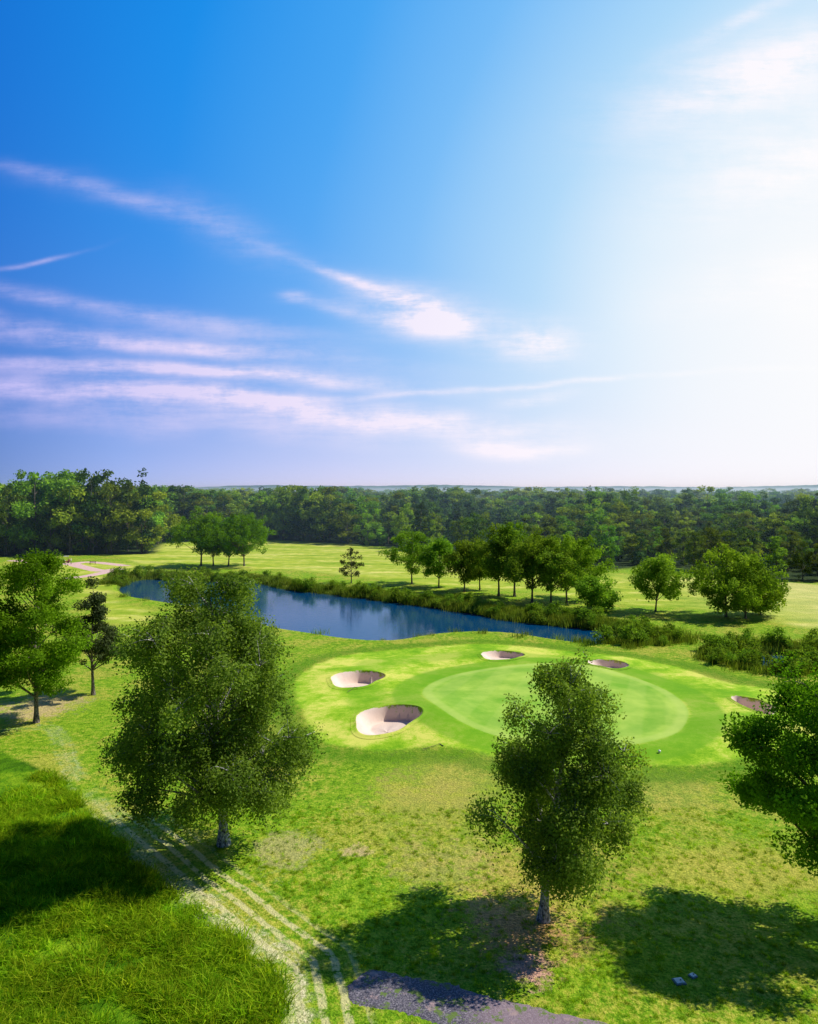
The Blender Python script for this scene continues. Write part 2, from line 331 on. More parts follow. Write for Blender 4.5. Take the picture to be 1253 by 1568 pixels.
# crown = lobes (carried by limbs) -> leaf clumps on each lobe's shell -> leaves
def make_tree(name,seed,prof,trunk_r,nlobe,lobeR,nsub,nleaf,lsize,crad,leafm,off=(0,0),lean=(0,0),droop=.0,trunk_ns=9,twigs=True,shell=.35,flat=.75,lump=.15,link=True,low=.4,bk=None):
    rng=np.random.default_rng(seed); prof=np.array(prof,float); H=prof[-1,0]; z0=prof[0,0]
    VV=[];FF=[];MM=[];TT=[];cnt=0
    def add(V,F_,m,t):
        nonlocal cnt
        VV.append(V);FF.append(F_+cnt);MM.append(np.full(len(F_),m));TT.append(t if np.ndim(t) else np.full(len(F_),t));cnt+=len(V)
    nz=14; zt=np.linspace(-.15,H*.9,nz); wob=np.cumsum(rng.normal(size=(nz,2))*trunk_r*.35,axis=0)*np.linspace(0,1,nz)[:,None]
    f=np.clip(zt/H,0,1)
    cxy=np.stack([off[0]*f**1.2,off[1]*f**1.2],1)+np.array(lean)*f[:,None]+wob
    trunk=np.stack([cxy[:,0],cxy[:,1],zt],1); tr=trunk_r*(1-.88*f**.8); tr[0]*=1.6; tr[1]*=1.08
    add(*tube(trunk,tr,trunk_ns),0,.5)
    def axis_at(z): return np.stack([np.interp(z,zt,trunk[:,0]),np.interp(z,zt,trunk[:,1])],-1)
    Lc=[];Lr=[]
    for i in range(nlobe):
        best=None;bd=-1
        for _ in range(14):
            z=rng.uniform(z0,H)
            if rng.random()>(np.interp(z,prof[:,0],prof[:,1])/prof[:,1].max())**1.2: continue
            R=np.interp(z,prof[:,0],prof[:,1]); lr=lobeR*rng.uniform(.65,1.25)*min(1,.45+.55*R/prof[:,1].max()); lr=min(lr,R*.8+.15)
            th=rng.uniform(0,6.28); rr=max(0,R*(1+lump*rng.normal())-lr*.8)*math.sqrt(rng.uniform(shell**2,1))
            c0=axis_at(z); c=np.array([c0[0]+rr*math.cos(th)+off[0]*.35,c0[1]+rr*math.sin(th)+off[1]*.35,min(max(z,z0+lr*flat*.3),H-lr*flat*.8)])
            d=min([np.linalg.norm(c-q)/(lr+r2) for q,r2 in zip(Lc,Lr)],default=9)
            if d>bd: bd=d;best=(c,lr)
        if best is None: continue
        Lc.append(best[0]);Lr.append(best[1])
    Lc=np.array(Lc);Lr=np.array(Lr); nodes=[trunk[int(nz*.4):]]
    for c,lr in zip(Lc,Lr):
        dxy=np.linalg.norm(c[:2]-axis_at(c[2])); za=np.clip(c[2]-dxy*rng.uniform(.5,1.0)-.3,z0*.7,H*.85)
        a=np.array([*axis_at(za),za]); t=np.linspace(0,1,7)[:,None]
        mid=(a+c)/2+np.array([0,0,dxy*.12])+rng.normal(size=3)*.1*dxy
        P=(1-t)**2*a+2*t*(1-t)*mid+t*t*c; r0=trunk_r*(.38*(1-za/H)+.13)
        add(*tube(P,r0*(1-.85*t[:,0]),5),0,.5); nodes.append(P[2:])
    li=rng.choice(len(Lc),size=nsub,p=Lr**2/np.sum(Lr**2)); D=rng.normal(size=(nsub,3)); D/=np.linalg.norm(D,axis=1)[:,None]; D[:,2]=D[:,2]*.9+.12
    C=Lc[li]+D*(Lr[li]*rng.uniform(.35,1.08,nsub))[:,None]*np.array([1,1,flat])
    if twigs:
        ND=np.vstack(nodes)
        for k in range(len(C)):
            c=C[k]; d=np.linalg.norm(ND-c,axis=1)+(ND[:,2]>c[2])*.6; a=ND[d.argmin()]; L=np.linalg.norm(c-a)
            if L<.15: continue
            t=np.linspace(0,1,4)[:,None]; mid=(a+c)/2+rng.normal(size=3)*.1*L+np.array([0,0,.12*L])
            P=(1-t)**2*a+2*t*(1-t)*mid+t*t*c
            add(*tube(P,trunk_r*.08*(1-.7*t[:,0])+.006,3),0,.5)
    n=len(C); sc=crad*rng.uniform(.6,1.35,n); cnts=np.maximum(8,(nleaf*sc/crad*rng.uniform(.6,1.3,n)).astype(int))
    cid=np.repeat(np.arange(n),cnts); L=rng.normal(size=(len(cid),3)); nr=np.linalg.norm(L,axis=1)[:,None]; L=L/nr*np.minimum(nr,2.1)**.8*.8
    L*=sc[cid][:,None]*np.array([1,1,.8])
    if droop>0: L[:,2]-=droop*rng.exponential(1,len(cid))*(.35+np.hypot(L[:,0],L[:,1]))
    LC=C[cid]+L; ok=LC[:,2]>z0*low; LC=LC[ok]; cid=cid[ok]
    lt=rng.uniform(0,1,len(Lc)); ct=rng.uniform(0,1,n)
    tint=np.clip(lt[li[cid]]*.35+ct[cid]*.35+rng.uniform(-.05,.40,len(cid)),0,1)
    V,F_=leaves(LC,rng,lsize,.5,outd=D[cid]); add(V,F_,1,tint)
    return mesh_from(name,np.vstack(VV),np.vstack(FF),[bk or bark,leafm],np.concatenate(MM),face_attrs={'tint':np.concatenate(TT)},link=link)
def place(ob,px,py,rot=0,s=1.0):
    x,y=G(px,py); z=float(terrain(np.array([x]),np.array([y]))[0]); ob.location=(x,y,z); ob.rotation_euler=(0,0,rot); ob.scale=(s,s,s)
    return ob
def round_prof(H,R,cb=.28,top=.35,low=.6):
    z=np.linspace(0,1,9); r=np.sin(np.pi*np.clip(z,0.03,.97)**.85)**.55*R
    return [(H*(cb+(1-cb)*a),max(b,top*.3)) for a,b in zip(z,r)]
place(make_tree('birch_tree',11,[(2.7,2.3),(4.0,3.5),(5.2,3.9),(6.7,3.9),(8,3.1),(10,2.3),(11.6,1.6),(12.8,.8)],.22,36,1.3,450,200,.135,.38,LM_birch,off=(1.2,0),droop=.5,trunk_ns=12,lump=.14,bk=bark_b,low=.55),832,1408)
place(make_tree('birch_tree',29,[(3.0,4.0),(4.4,5.3),(6.0,5.7),(8,5.2),(10.6,5.0),(13.2,4.2),(15.4,2.2)],.27,60,1.7,800,200,.15,.46,LM_birch,off=(-.8,0),droop=.55,trunk_ns=12,lump=.08,low=.55,bk=bark_b),343,1293)
place(make_tree('oak_tree',37,[(3.4,2.4),(4.6,3.8),(6,4.3),(8,4.1),(10,3.2),(11.8,1.4)],.24,36,1.45,430,200,.16,.46,LM_oak,trunk_ns=12,lump=.12),1278,1405)
place(make_tree('oak_tree',41,[(3.0,2.6),(4.5,4.0),(7,4.4),(10,4.2),(12.5,3.2),(14.4,1.4)],.2,38,1.6,380,150,.2,.52,LM_oak,lump=.12),56,1105)
place(make_tree('oak_tree',43,[(3.0,2.0),(4.5,3.6),(7,4.2),(10,3.5),(12.8,1.4)],.2,26,1.6,260,140,.22,.55,LM_oak),-50,1120)
place(make_tree('pine_tree',47,[(3.4,2.0),(4.8,2.6),(6.5,2.3),(8.5,1.6),(10.2,.9),(11.2,.2)],.17,30,.85,200,130,.19,.38,LM_pine,flat=.5,lump=.3),143,1062)
def mid(name,px,py,top,wpx,seed,cb=.28,lm=None,lean=(0,0),dens=1.0):
    x,d=G(px,py); H=(py-top)/F*d; R=wpx/2/F*d*1.22
    place(make_tree(name,seed,round_prof(H,R,cb),.02*H*.8,int(17*dens),R*.42+.2,int(120*dens),90,.34,.62,lm or LM_mid,lump=.25,lean=lean,trunk_ns=7,droop=.15,twigs=False),px,py)
for i,(px,py,top,wp) in enumerate([(308,866,776,66),(327,866,796,50),(350,867,794,54),(374,867,786,76),
     (631,894,812,62),(672,899,824,52),(711,906,826,60),(735,903,832,46),(764,913,808,64),(788,914,800,76),(815,924,812,74),(844,926,826,62),(868,926,820,96),(888,918,832,70),(920,934,883,48),
     (1004,936,848,70),(1112,944,834,84),(1142,946,844,84),(1165,940,868,52)]):
    mid('broadleaf_tree',px,py,top,wp,100+i,cb=.05 if wp==48 else (.12 if px in(1112,1142,1165) else .26),lm=[LM_mid,LM_oak][i<4],lean=(random.Random(i).uniform(-.8,.8),0),dens=1.9 if i<4 else 1.15)
place(make_tree('larch_tree',77,[(1.8,2.8),(3,3.2),(5,2.6),(7,1.6),(8.5,.2)],.12,22,.8,70,45,.26,.4,LM_pine,flat=.4),538,892)

# ------------------------------------------------------------ instancing helper
def scatter(name,P,scl,rot,idx,protos):
    col=bpy.data.collections.new(name+'_kinds')
    for o_ in protos: col.objects.link(o_)
    me=bpy.data.meshes.new(name); me.vertices.add(len(P)); me.vertices.foreach_set('co',np.asarray(P,np.float32).ravel())
    a=me.attributes.new('scl','FLOAT_VECTOR','POINT'); a.data.foreach_set('vector',np.asarray(scl,np.float32).ravel())
    rv=np.zeros((len(P),3),np.float32); rv[:,2]=rot
    a=me.attributes.new('rotv','FLOAT_VECTOR','POINT'); a.data.foreach_set('vector',rv.ravel())
    a=me.attributes.new('kind','INT','POINT'); a.data.foreach_set('value',np.asarray(idx,np.int32))
    ob=bpy.data.objects.new(name,me); scene.collection.objects.link(ob)
    ng=bpy.data.node_groups.new(name+'_scatter','GeometryNodeTree')
    ng.interface.new_socket('Geometry',in_out='INPUT',socket_type='NodeSocketGeometry'); ng.interface.new_socket('Geometry',in_out='OUTPUT',socket_type='NodeSocketGeometry')
    gi=ng.nodes.new('NodeGroupInput'); go=ng.nodes.new('NodeGroupOutput'); ip=ng.nodes.new('GeometryNodeInstanceOnPoints')
    ci=ng.nodes.new('GeometryNodeCollectionInfo'); ci.inputs['Collection'].default_value=col; ci.inputs['Separate Children'].default_value=True; ci.inputs['Reset Children'].default_value=True
    def na(n_,t_):
        q=ng.nodes.new('GeometryNodeInputNamedAttribute'); q.data_type=t_; q.inputs['Name'].default_value=n_; return q.outputs['Attribute']
    e=ng.nodes.new('FunctionNodeEulerToRotation'); ng.links.new(na('rotv','FLOAT_VECTOR'),e.inputs[0])
    ng.links.new(gi.outputs[0],ip.inputs['Points']); ng.links.new(ci.outputs[0],ip.inputs['Instance']); ip.inputs['Pick Instance'].default_value=True
    ng.links.new(na('kind','INT'),ip.inputs['Instance Index']); ng.links.new(e.outputs[0],ip.inputs['Rotation']); ng.links.new(na('scl','FLOAT_VECTOR'),ip.inputs['Scale'])
    ng.links.new(ip.outputs[0],go.inputs[0])
    md=ob.modifiers.new('scatter','NODES'); md.node_group=ng
    return ob
kinds=[]
for i in range(5):
    kinds.append(make_tree('a_forest_tree_%d'%i,200+i,round_prof(16,[4.6,5.4,3.8,4.9,4.2][i],.08),.25,15,1.75,75,52,.60,.85,LM_for,twigs=False,lump=.2,trunk_ns=5,link=False))
for i in range(2):
    kinds.append(make_tree('b_forest_conifer_%d'%i,220+i,[(1.2,3.0),(4,2.9),(8,2.2),(12,1.2),(16,.15)],.2,18,1.0,55,45,.55,.7,LM_forc,twigs=False,flat=.5,trunk_ns=5,link=False))
def jit(x0,x1,y0,y1,s):
    a,b=np.meshgrid(np.arange(x0,x1,s),np.arange(y0,y1,s)); a=a.ravel()+R0.uniform(-.46,.46,a.size)*s; b=b.ravel()+R0.uniform(-.46,.46,b.size)*s
    return a,b
PX=[];PY=[];SS=[]
for (y0,y1,s) in [(130,320,6.8),(320,520,9.5),(520,900,13),(900,1250,18)]:
    a,b=jit(-y1*.85-30,y1*.85+30,y0,y1,s); k=(sdf_poly(a,b,forestP)<-1)&(np.abs(a)<b*.8+50)
    if y0>=320: k&=(np.sin(a*.012+b*.006)+np.sin(b*.018-a*.005)+R0.normal(size=a.size)*.3)>-.9
    PX.append(a[k]);PY.append(b[k]);SS.append(np.full(k.sum(),max(1,(s/7)**.6)))
fx=np.concatenate(PX);fy=np.concatenate(PY);sw=np.concatenate(SS)
u=fx/fy; depth=-sdf_poly(fx,fy,forestP)
h=np.interp(u,[-.6,-.5,-.42,-.36,-.30,0,.12,.6],[24.5,25,24.5,22,18.5,17.5,16,15.5])
h=np.where((fy>330),np.minimum(h,17),h); h=np.where(fy>520,15,h)
edge=np.clip(depth/90,0,1); h=np.where(u>.02,h*(.55+.45*edge),h*(.82+.18*np.clip(depth/14,0,1)))
h=h*np.clip(R0.normal(.95,.19,len(h)),.5,1.22)*(1+.14*np.sin(fx*.05+1)*np.sin(fy*.04)+.12*np.sin(fx*.11))
h=np.where(fy>250,np.minimum(h,21.5),h); h=np.minimum(h,26)
kd=R0.integers(0,5,len(h)); con=(np.sin(fx*.03+1)+np.sin(fy*.025+fx*.01))*.5+R0.normal(size=len(h))*.5>.5; con&=~((u<-.34)&(fy<300)); kd=np.where(con,5+R0.integers(0,2,len(h)),kd)
S=h/16; wv=R0.uniform(.85,1.5,len(h)); wv=np.where(u<-.34,wv*.85,wv)
scl=np.stack([S*sw*wv,S*sw*wv*R0.uniform(.85,1.15,len(h)),S],1)
HX=[];HY=[]
for _ in range(80):
    yy=math.exp(R0.uniform(math.log(1300),math.log(6500))); xx=R0.uniform(-.8,.8)*yy; L=R0.uniform(.05,.25)*yy; n=int(L/16)+1; an=R0.uniform(-.25,.25)
    t=R0.uniform(-.5,.5,n)*L; HX.append(xx+t*math.cos(an)); HY.append(yy+t*math.sin(an)+R0.normal(size=n)*12)
hx=np.concatenate(HX);hy=np.concatenate(HY); hs=np.stack([R0.uniform(1.2,2.2,len(hx)),R0.uniform(1,2,len(hx)),R0.uniform(.5,.9,len(hx))],1)
tp=np.array([[G(210,848)[0],G(210,848)[1]+4,0.]])
P=np.vstack([np.stack([np.r_[fx,hx],np.r_[fy,hy],np.full(len(fx)+len(hx),-.3)],1),tp])
scatter('forest',P,np.vstack([scl,hs,[[1.6,1.6,1.62]]]),R0.uniform(0,6.28,len(P)),np.r_[kd,R0.integers(0,5,len(hx)),5],kinds)
def blades(name,seed,n,h,spread,wd,mat,lean=.35):
    rng=np.random.default_rng(seed); V=[];F_=[];T=[]
    for i in range(n):
        p=rng.normal(size=2)*spread*.5; a=rng.uniform(0,6.28); hh_=h*rng.uniform(.5,1.2); ln=rng.normal(size=2)*lean*hh_; wv=np.array([math.cos(a),math.sin(a),0])*wd
        b0=np.array([p[0],p[1],-.03]); m_=b0+np.array([ln[0]*.35,ln[1]*.35,hh_*.6]); t_=b0+np.array([ln[0],ln[1],hh_]); k=len(V)
        V+= [b0-wv,b0+wv,m_+wv*.7,m_-wv*.7,t_+wv*.08,t_-wv*.08]; F_+=[(k,k+1,k+2,k+3),(k+3,k+2,k+4,k+5)]; tt=rng.uniform(0,1); T+=[tt,tt]
    return mesh_from(name,V,F_,[mat],face_attrs={'tint':T},link=False)
gk=[blades('grass_clump_%d'%i,300+i,40,[.2,.24,.30][i],[.30,.34,.22][i],.013,LM_grass,.8) for i in range(3)]
a=R0.uniform(-26,22,70000); b=R0.uniform(25,52,70000); sr=sdf_poly(a,b,rough); tk=dist_line(a,b,track)
cl=np.sin(a*1.3+np.sin(b*.9)*2)+np.sin(b*1.7+a*.4)+np.sin(a*.5+b*.6)
k=((sr<0)&(tk>.5)&(R0.random(a.size)<.34+.12*cl))|((sr>3.2)&(sr<30)&(R0.random(a.size)<.11)&(b<46)&(tk>.5))
cpx=catmull([(-1.9,29.5),(0.6,28.75),(3.3,27.6),(8,26.0),(14,24.5),(30,22)],8,False)
k&=dist_line(a,b,cpx)>1.15
a,b,sr,cl=a[k],b[k],sr[k],cl[k]; sz=np.where(sr<0,R0.gamma(4,.25,a.size)+.15*cl,R0.uniform(.25,.55,a.size)); sz=np.clip(sz,.25,2.0); z=terrain(a,b)
scatter('rough_grass',np.stack([a,b,z],1),np.stack([sz*1.2,sz*1.2,sz],1),R0.uniform(0,6.28,a.size),R0.integers(0,3,a.size),gk)
rk=[blades('reed_clump_%d'%i,320+i,60,1.0,1.2,.035,LM_reed,.3) for i in range(3)]
bush=[make_tree('x_bush_%d'%i,340+i,[(.1,.8),(.6,1.1),(1.2,.9),(1.8,.3)],.05,6,.5,22,45,.2,.35,LM_mid,twigs=False,trunk_ns=4,link=False) for i in range(2)]
def along(Pl,n,o0,o1):
    i=R0.integers(0,len(Pl),n); t=R0.random((n,1)); p=Pl[i]*(1-t)+np.roll(Pl,-1,0)[i]*t
    T=np.roll(Pl,-1,0)[i]-Pl[i]; nn=np.stack([T[:,1],-T[:,0]],1); nn/=np.linalg.norm(nn,axis=1)[:,None]+1e-9
    q=p+nn*.2; sg=np.where(sdf_poly(q[:,0],q[:,1],Pl)>0,1,-1); return p+nn*(sg*R0.uniform(o0,o1,n))[:,None],T
def farside_of(p): return p[:,1]>np.interp(p[:,0],[-62,-37,-17,0,12,22,29],[155,145,131,116,114,105,101])
p1,T1=along(pond,3800,-.2,4.0); keep=farside_of(p1)|(R0.random(len(p1))<.012); p1=p1[keep]
p2,_=along(pond2,800,-1.0,3.4); p2=p2[R0.random(len(p2))<.5+.4*np.sin(p2[:,0]*1.1)*np.sin(p2[:,1]*.9)]
ctr=np.array(G(975,978)); p3=ctr+R0.normal(size=(330,2))*np.array([3.0,2.0]); p3=p3[sdf_poly(p3[:,0],p3[:,1],pond)>-1.0]
pr=np.vstack([p1,p2,p3]); n=len(pr); kd=R0.integers(0,3,n)
bsel=R0.random(n)<np.r_[np.full(len(p1),.06),np.full(len(p2),.22),np.full(len(p3),.12)]; kd=np.where(bsel,3+R0.integers(0,2,n),kd)
sz=R0.uniform(.4,1.15,n)*np.where(bsel,1.1,1); z=np.maximum(terrain(pr[:,0],pr[:,1]),WZ-.2)
scatter('pond_reeds',np.stack([pr[:,0],pr[:,1],z],1),np.stack([sz,sz,sz],1),R0.uniform(0,6.28,n),kd,rk+bush)

# ------------------------------------------------------------ asphalt paths
am,q=newmat('worn_asphalt'); qp=q.n('ShaderNodeNewGeometry').outputs['Position']
qc=q.ramp(q.noise(qp,14,5,.8),[(.40,(.035,.035,.055)),(.5,(.10,.09,.12)),(.60,(.32,.29,.33))])
qx=q.n('ShaderNodeSeparateXYZ'); q.l(qp,qx.inputs[0])
qc=q.mix(q.m('MULTIPLY',q.sm(qx.outputs[0],1.5,3.5),.6),qc,(.34,.24,.28))  # paler to the right; left stays dark, tree shade painted into the asphalt
qc=q.mix(q.sm(q.noise(qp,1.6,5,.75),.54,.60),qc,(.12,.19,.03)); qc=q.mix(q.sm(q.noise(qp,.9,4,.7),.57,.66),qc,(.38,.27,.27))
qb=q.n('ShaderNodeBsdfPrincipled'); q.l(qc,qb.inputs[0]); qb.inputs['Roughness'].default_value=.8
qm=q.n('ShaderNodeBump'); qm.inputs['Distance'].default_value=.03; q.l(q.noise(qp,20,4,.7),qm.inputs['Height']); q.l(qm.outputs[0],qb.inputs['Normal'])
qo=q.n('ShaderNodeOutputMaterial'); q.l(qb.outputs[0],qo.inputs[0])
def strip(name,C,hw,mat,round_end=True,nc=9,lift=.035):
    T=np.gradient(C,axis=0); T/=np.linalg.norm(T,axis=1)[:,None]; N_=np.stack([-T[:,1],T[:,0]],1)
    s=np.r_[0,np.cumsum(np.linalg.norm(np.diff(C,axis=0),axis=1))]
    w_=hw*np.ones(len(C))*(1+.05*np.sin(s*2.1)+.03*np.sin(s*5.3))
    if round_end: w_*=np.sqrt(np.clip(1-(1-np.clip(s/.7,0,1))**2,.03,1))
    rr=np.random.default_rng(5); V=[]
    for t in np.linspace(-1,1,nc):
        jj=(rr.normal(size=len(C))*.05 if abs(t)>.99 and round_end else 0)
        p=C+N_*(w_*t+jj)[:,None]; V.append(np.stack([p[:,0],p[:,1],terrain(p[:,0],p[:,1])+lift-(.05 if abs(t)>.99 else 0)],1))
    V=np.stack(V,1).reshape(-1,3); ii=np.arange(len(V)).reshape(len(C),nc)
    return mesh_from(name,V,np.stack([ii[:-1,1:].ravel(),ii[:-1,:-1].ravel(),ii[1:,:-1].ravel(),ii[1:,1:].ravel()],1),[mat],smooth=True)
cp2=catmull([(-2.3,29.65),(-1.9,29.5),(0.6,28.75),(3.3,27.6),(8,26.0),(14,24.5),(30,22)],22,False)
strip('cart_path',cp2,1.15,am)
pm,q=newmat('pink_gravel'); qb=q.n('ShaderNodeBsdfPrincipled'); qp=q.n('ShaderNodeNewGeometry').outputs['Position']
q.l(q.ramp(q.noise(qp,1.5,5,.7),[(.3,(.60,.36,.34)),(.7,(.78,.55,.50))]),qb.inputs[0]); qb.inputs['Roughness'].default_value=.9
qo=q.n('ShaderNodeOutputMaterial'); q.l(qb.outputs[0],qo.inputs[0])
strip('cart_path',catmull(GP([(20,858),(70,862),(110,864),(150,874),(185,871)]),8,False),2.1,pm,False)
strip('cart_path',catmull(GP([(110,864),(130,861),(160,862),(195,866)]),8,False),1.6,pm,False,lift=.045)
strip('cart_path',catmull(GP([(100,887),(130,884),(160,877),(185,871)]),8,False),1.7,pm,False,lift=.055)

# ------------------------------------------------------------ small objects
def simple(name,c,r=.5,met=0):
    m,t=newmat(name); b0=t.n('ShaderNodeBsdfPrincipled'); tc=t.n('ShaderNodeTexCoord').outputs['Object']
    t.l(t.mix(t.noise(tc,8,4),tuple(v*.8 for v in c),c),b0.inputs[0]); b0.inputs['Roughness'].default_value=r; b0.inputs['Metallic'].default_value=met
    oo=t.n('ShaderNodeOutputMaterial'); t.l(b0.outputs[0],oo.inputs[0]); return m
M_white=simple('white_paint',(.75,.76,.78),.35); M_dark=simple('black_rubber',(.03,.03,.03),.7); M_wood=simple('weathered_wood',(.16,.10,.06),.8)
M_blue=simple('pale_blue_plastic',(.42,.62,.68),.4); M_red=simple('maroon_paint',(.30,.04,.06),.4); M_conc=simple('concrete',(.3,.3,.3),.9)
from mathutils import Matrix,Euler
def build(name,parts,loc,rot=0):
    bm=bmesh.new(); mats=[]
    for kind,c,s,mat,rx in parts:
        if mat not in mats: mats.append(mat)
        if kind=='box':
            r_=bmesh.ops.create_cube(bm,size=1); vs=r_['verts']; bmesh.ops.scale(bm,vec=s,verts=vs)
            mi=mats.index(mat)
            es=list({e for v in vs for e in v.link_edges}); rr_=bmesh.ops.bevel(bm,geom=es,offset=min(s)*.18,segments=2,affect='EDGES',profile=.5)
            vs=list({v for f in rr_['faces'] for v in f.verts}|{v for v in vs if v.is_valid})
            for f in {f for v in vs for f in v.link_faces}: f.material_index=mi
        else:
            r_=bmesh.ops.create_cone(bm,cap_ends=True,segments=16,radius1=s[0],radius2=s[1],depth=s[2]); vs=r_['verts']
            for f in {f for v in vs for f in v.link_faces}: f.material_index=mats.index(mat)
        bmesh.ops.rotate(bm,verts=vs,cent=(0,0,0),matrix=Euler(rx).to_matrix()); bmesh.ops.translate(bm,verts=vs,vec=c)
    me=bpy.data.meshes.new(name); bm.to_mesh(me); bm.free()
    for m in mats: me.materials.append(m)
    ob=bpy.data.objects.new(name,me); scene.collection.objects.link(ob)
    x,y=loc; ob.location=(x,y,float(terrain(np.array([x]),np.array([y]))[0])); ob.rotation_euler=(0,0,rot); return ob
h90=math.pi/2
cart=[('box',(0,0,.45),(2.3,1.15,.22),M_red,(0,0,0)),('box',(.95,0,.72),(.45,1.1,.5),M_red,(0,-.25,0)),('box',(-.25,0,.75),(.55,1.05,.16),M_white,(0,0,0)),('box',(-.52,0,1.0),(.1,1.05,.5),M_white,(0,-.15,0)),
      ('box',(0,0,1.88),(1.75,1.2,.07),M_white,(0,0,0)),('box',(-1.0,0,.75),(.4,1.0,.5),M_dark,(0,0,0))]
for sx in(-.8,.78):
    for sy in(-.52,.52): cart.append(('cyl',(sx,sy,.23),(.23,.23,.18),M_dark,(h90,0,0)))
for sx,ang in((-.75,.0),(.72,-.12)):
    for sy in(-.52,.52): cart.append(('cyl',(sx,sy,1.2),(.025,.025,1.35),M_dark,(0,ang,0)))
build('golf_cart',cart,G(100,862.5),.4)
bench=[('box',(0,y,.45),(1.6,.1,.04),M_wood,(0,0,0)) for y in(-.15,0,.15)]+[('box',(0,.24,z),(1.6,.04,.1),M_wood,(0,0,0)) for z in(.65,.82)]
for sx in(-.65,.65): bench+=[('box',(sx,-.16,.22),(.07,.07,.43),M_wood,(0,0,0)),('box',(sx,.21,.44),(.07,.05,.88),M_wood,(0,0,0)),('box',(sx,0,.40),(.06,.4,.05),M_wood,(0,0,0))]
build('park_bench',bench,G(142,864),.2)
# golfer standing by the cart: one skinned skeleton
def golfer(loc,rot,shirt,trou):
    J=dict(pel=(0,0,.95,.15,.11),sp=(0,.01,1.15,.14,.10),ch=(0,0,1.36,.18,.12),nk=(0,0,1.52,.055,.055),hd=(0,-.02,1.62,.085,.095),tp=(0,-.01,1.76,.07,.08),
      hl=(-.1,0,.9,.095,.10),kl=(-.12,-.04,.5,.065,.07),al=(-.12,0,.09,.045,.05),tl=(-.13,-.17,.04,.04,.035),hr=(.1,0,.9,.095,.10),kr=(.14,.02,.5,.065,.07),ar=(.15,.08,.09,.045,.05),tr=(.17,-.09,.04,.04,.035),
      sl=(-.2,0,1.42,.065,.07),el=(-.27,.03,1.14,.045,.045),wl=(-.2,-.16,.95,.03,.035),fl=(-.16,-.24,.92,.035,.02),sr=(.2,0,1.42,.065,.07),er=(.28,.04,1.14,.045,.045),wr=(.27,-.05,.88,.03,.035),fr=(.26,-.08,.78,.035,.02))
    E='pel-sp sp-ch ch-nk nk-hd hd-tp pel-hl hl-kl kl-al al-tl pel-hr hr-kr kr-ar ar-tr ch-sl sl-el el-wl wl-fl ch-sr sr-er er-wr wr-fr'.split()
    ks=list(J); me=bpy.data.meshes.new('golfer'); me.from_pydata([J[k][:3] for k in ks],[tuple(ks.index(v) for v in e.split('-')) for e in E],[])
    ob=bpy.data.objects.new('golfer',me); scene.collection.objects.link(ob)
    sk=ob.modifiers.new('skin','SKIN'); sk.use_smooth_shade=True
    if not me.skin_vertices:
        bpy.context.view_layer.objects.active=ob; ob.select_set(True)
        try: bpy.ops.mesh.customdata_skin_add()
        except Exception as ex: print(ex)
    if me.skin_vertices:
        for i,k_ in enumerate(ks): me.skin_vertices[0].data[i].radius=J[k_][3:5]; me.skin_vertices[0].data[i].use_root=(k_=='pel')
    sb=ob.modifiers.new('sub','SUBSURF'); sb.levels=1; sb.render_levels=2
    m,t=newmat('golfer_clothes'); x=t.n('ShaderNodeSeparateXYZ'); t.l(t.n('ShaderNodeTexCoord').outputs['Object'],x.inputs[0])
    c=t.ramp(t.m('DIVIDE',x.outputs[2],1.85),[(0,(.03,.03,.03)),(.05,trou),(.52,shirt),(.825,(.45,.26,.18)),(.92,(.05,.03,.02))],'CONSTANT')
    b0=t.n('ShaderNodeBsdfPrincipled'); t.l(c,b0.inputs[0]); b0.inputs['Roughness'].default_value=.8; oo=t.n('ShaderNodeOutputMaterial'); t.l(b0.outputs[0],oo.inputs[0]); me.materials.append(m)
    ob.location=(loc[0],loc[1],float(terrain(np.array([loc[0]]),np.array([loc[1]]))[0])); ob.rotation_euler=(0,0,rot)
golfer(G(88,863.5),.3,(.55,.12,.14),(.05,.06,.10)); golfer(G(109,864),-1.2,(.7,.7,.72),(.08,.07,.07))
def rake(loc,rot):
    p=[('cyl',(0,0,.12),(.016,.016,1.7),M_wood,(0,h90-.05,0)),('box',(.85,0,.07),(.05,.6,.05),M_dark,(0,0,0))]
    for i in range(9): p.append(('cyl',(.87,-.26+i*.065,.03),(.006,.01,.09),M_dark,(0,0,0)))
    build('bunker_rake',p,loc,rot)
rake(G(662,1151),.6); rake(G(538,1063),1.2)
for (px,py,s,r) in [(1040,1504,.36,.2),(1061,1495,.24,.5)]:
    build('utility_cover',[('box',(0,0,.05),(s,s*.9,.06),M_blue,(0,0,0)),('box',(0,0,.02),(s*1.25,s*1.15,.05),M_conc,(0,0,0)),('cyl',(s*.2,0,.085),(.03,.025,.02),M_dark,(0,0,0))],G(px,py),r)
build('tee_marker',[('cyl',(0,0,.08),(.07,.11,.16),M_white,(0,0,0)),('cyl',(0,0,.19),(.11,.04,.06),M_white,(0,0,0))],G(1010,1161))

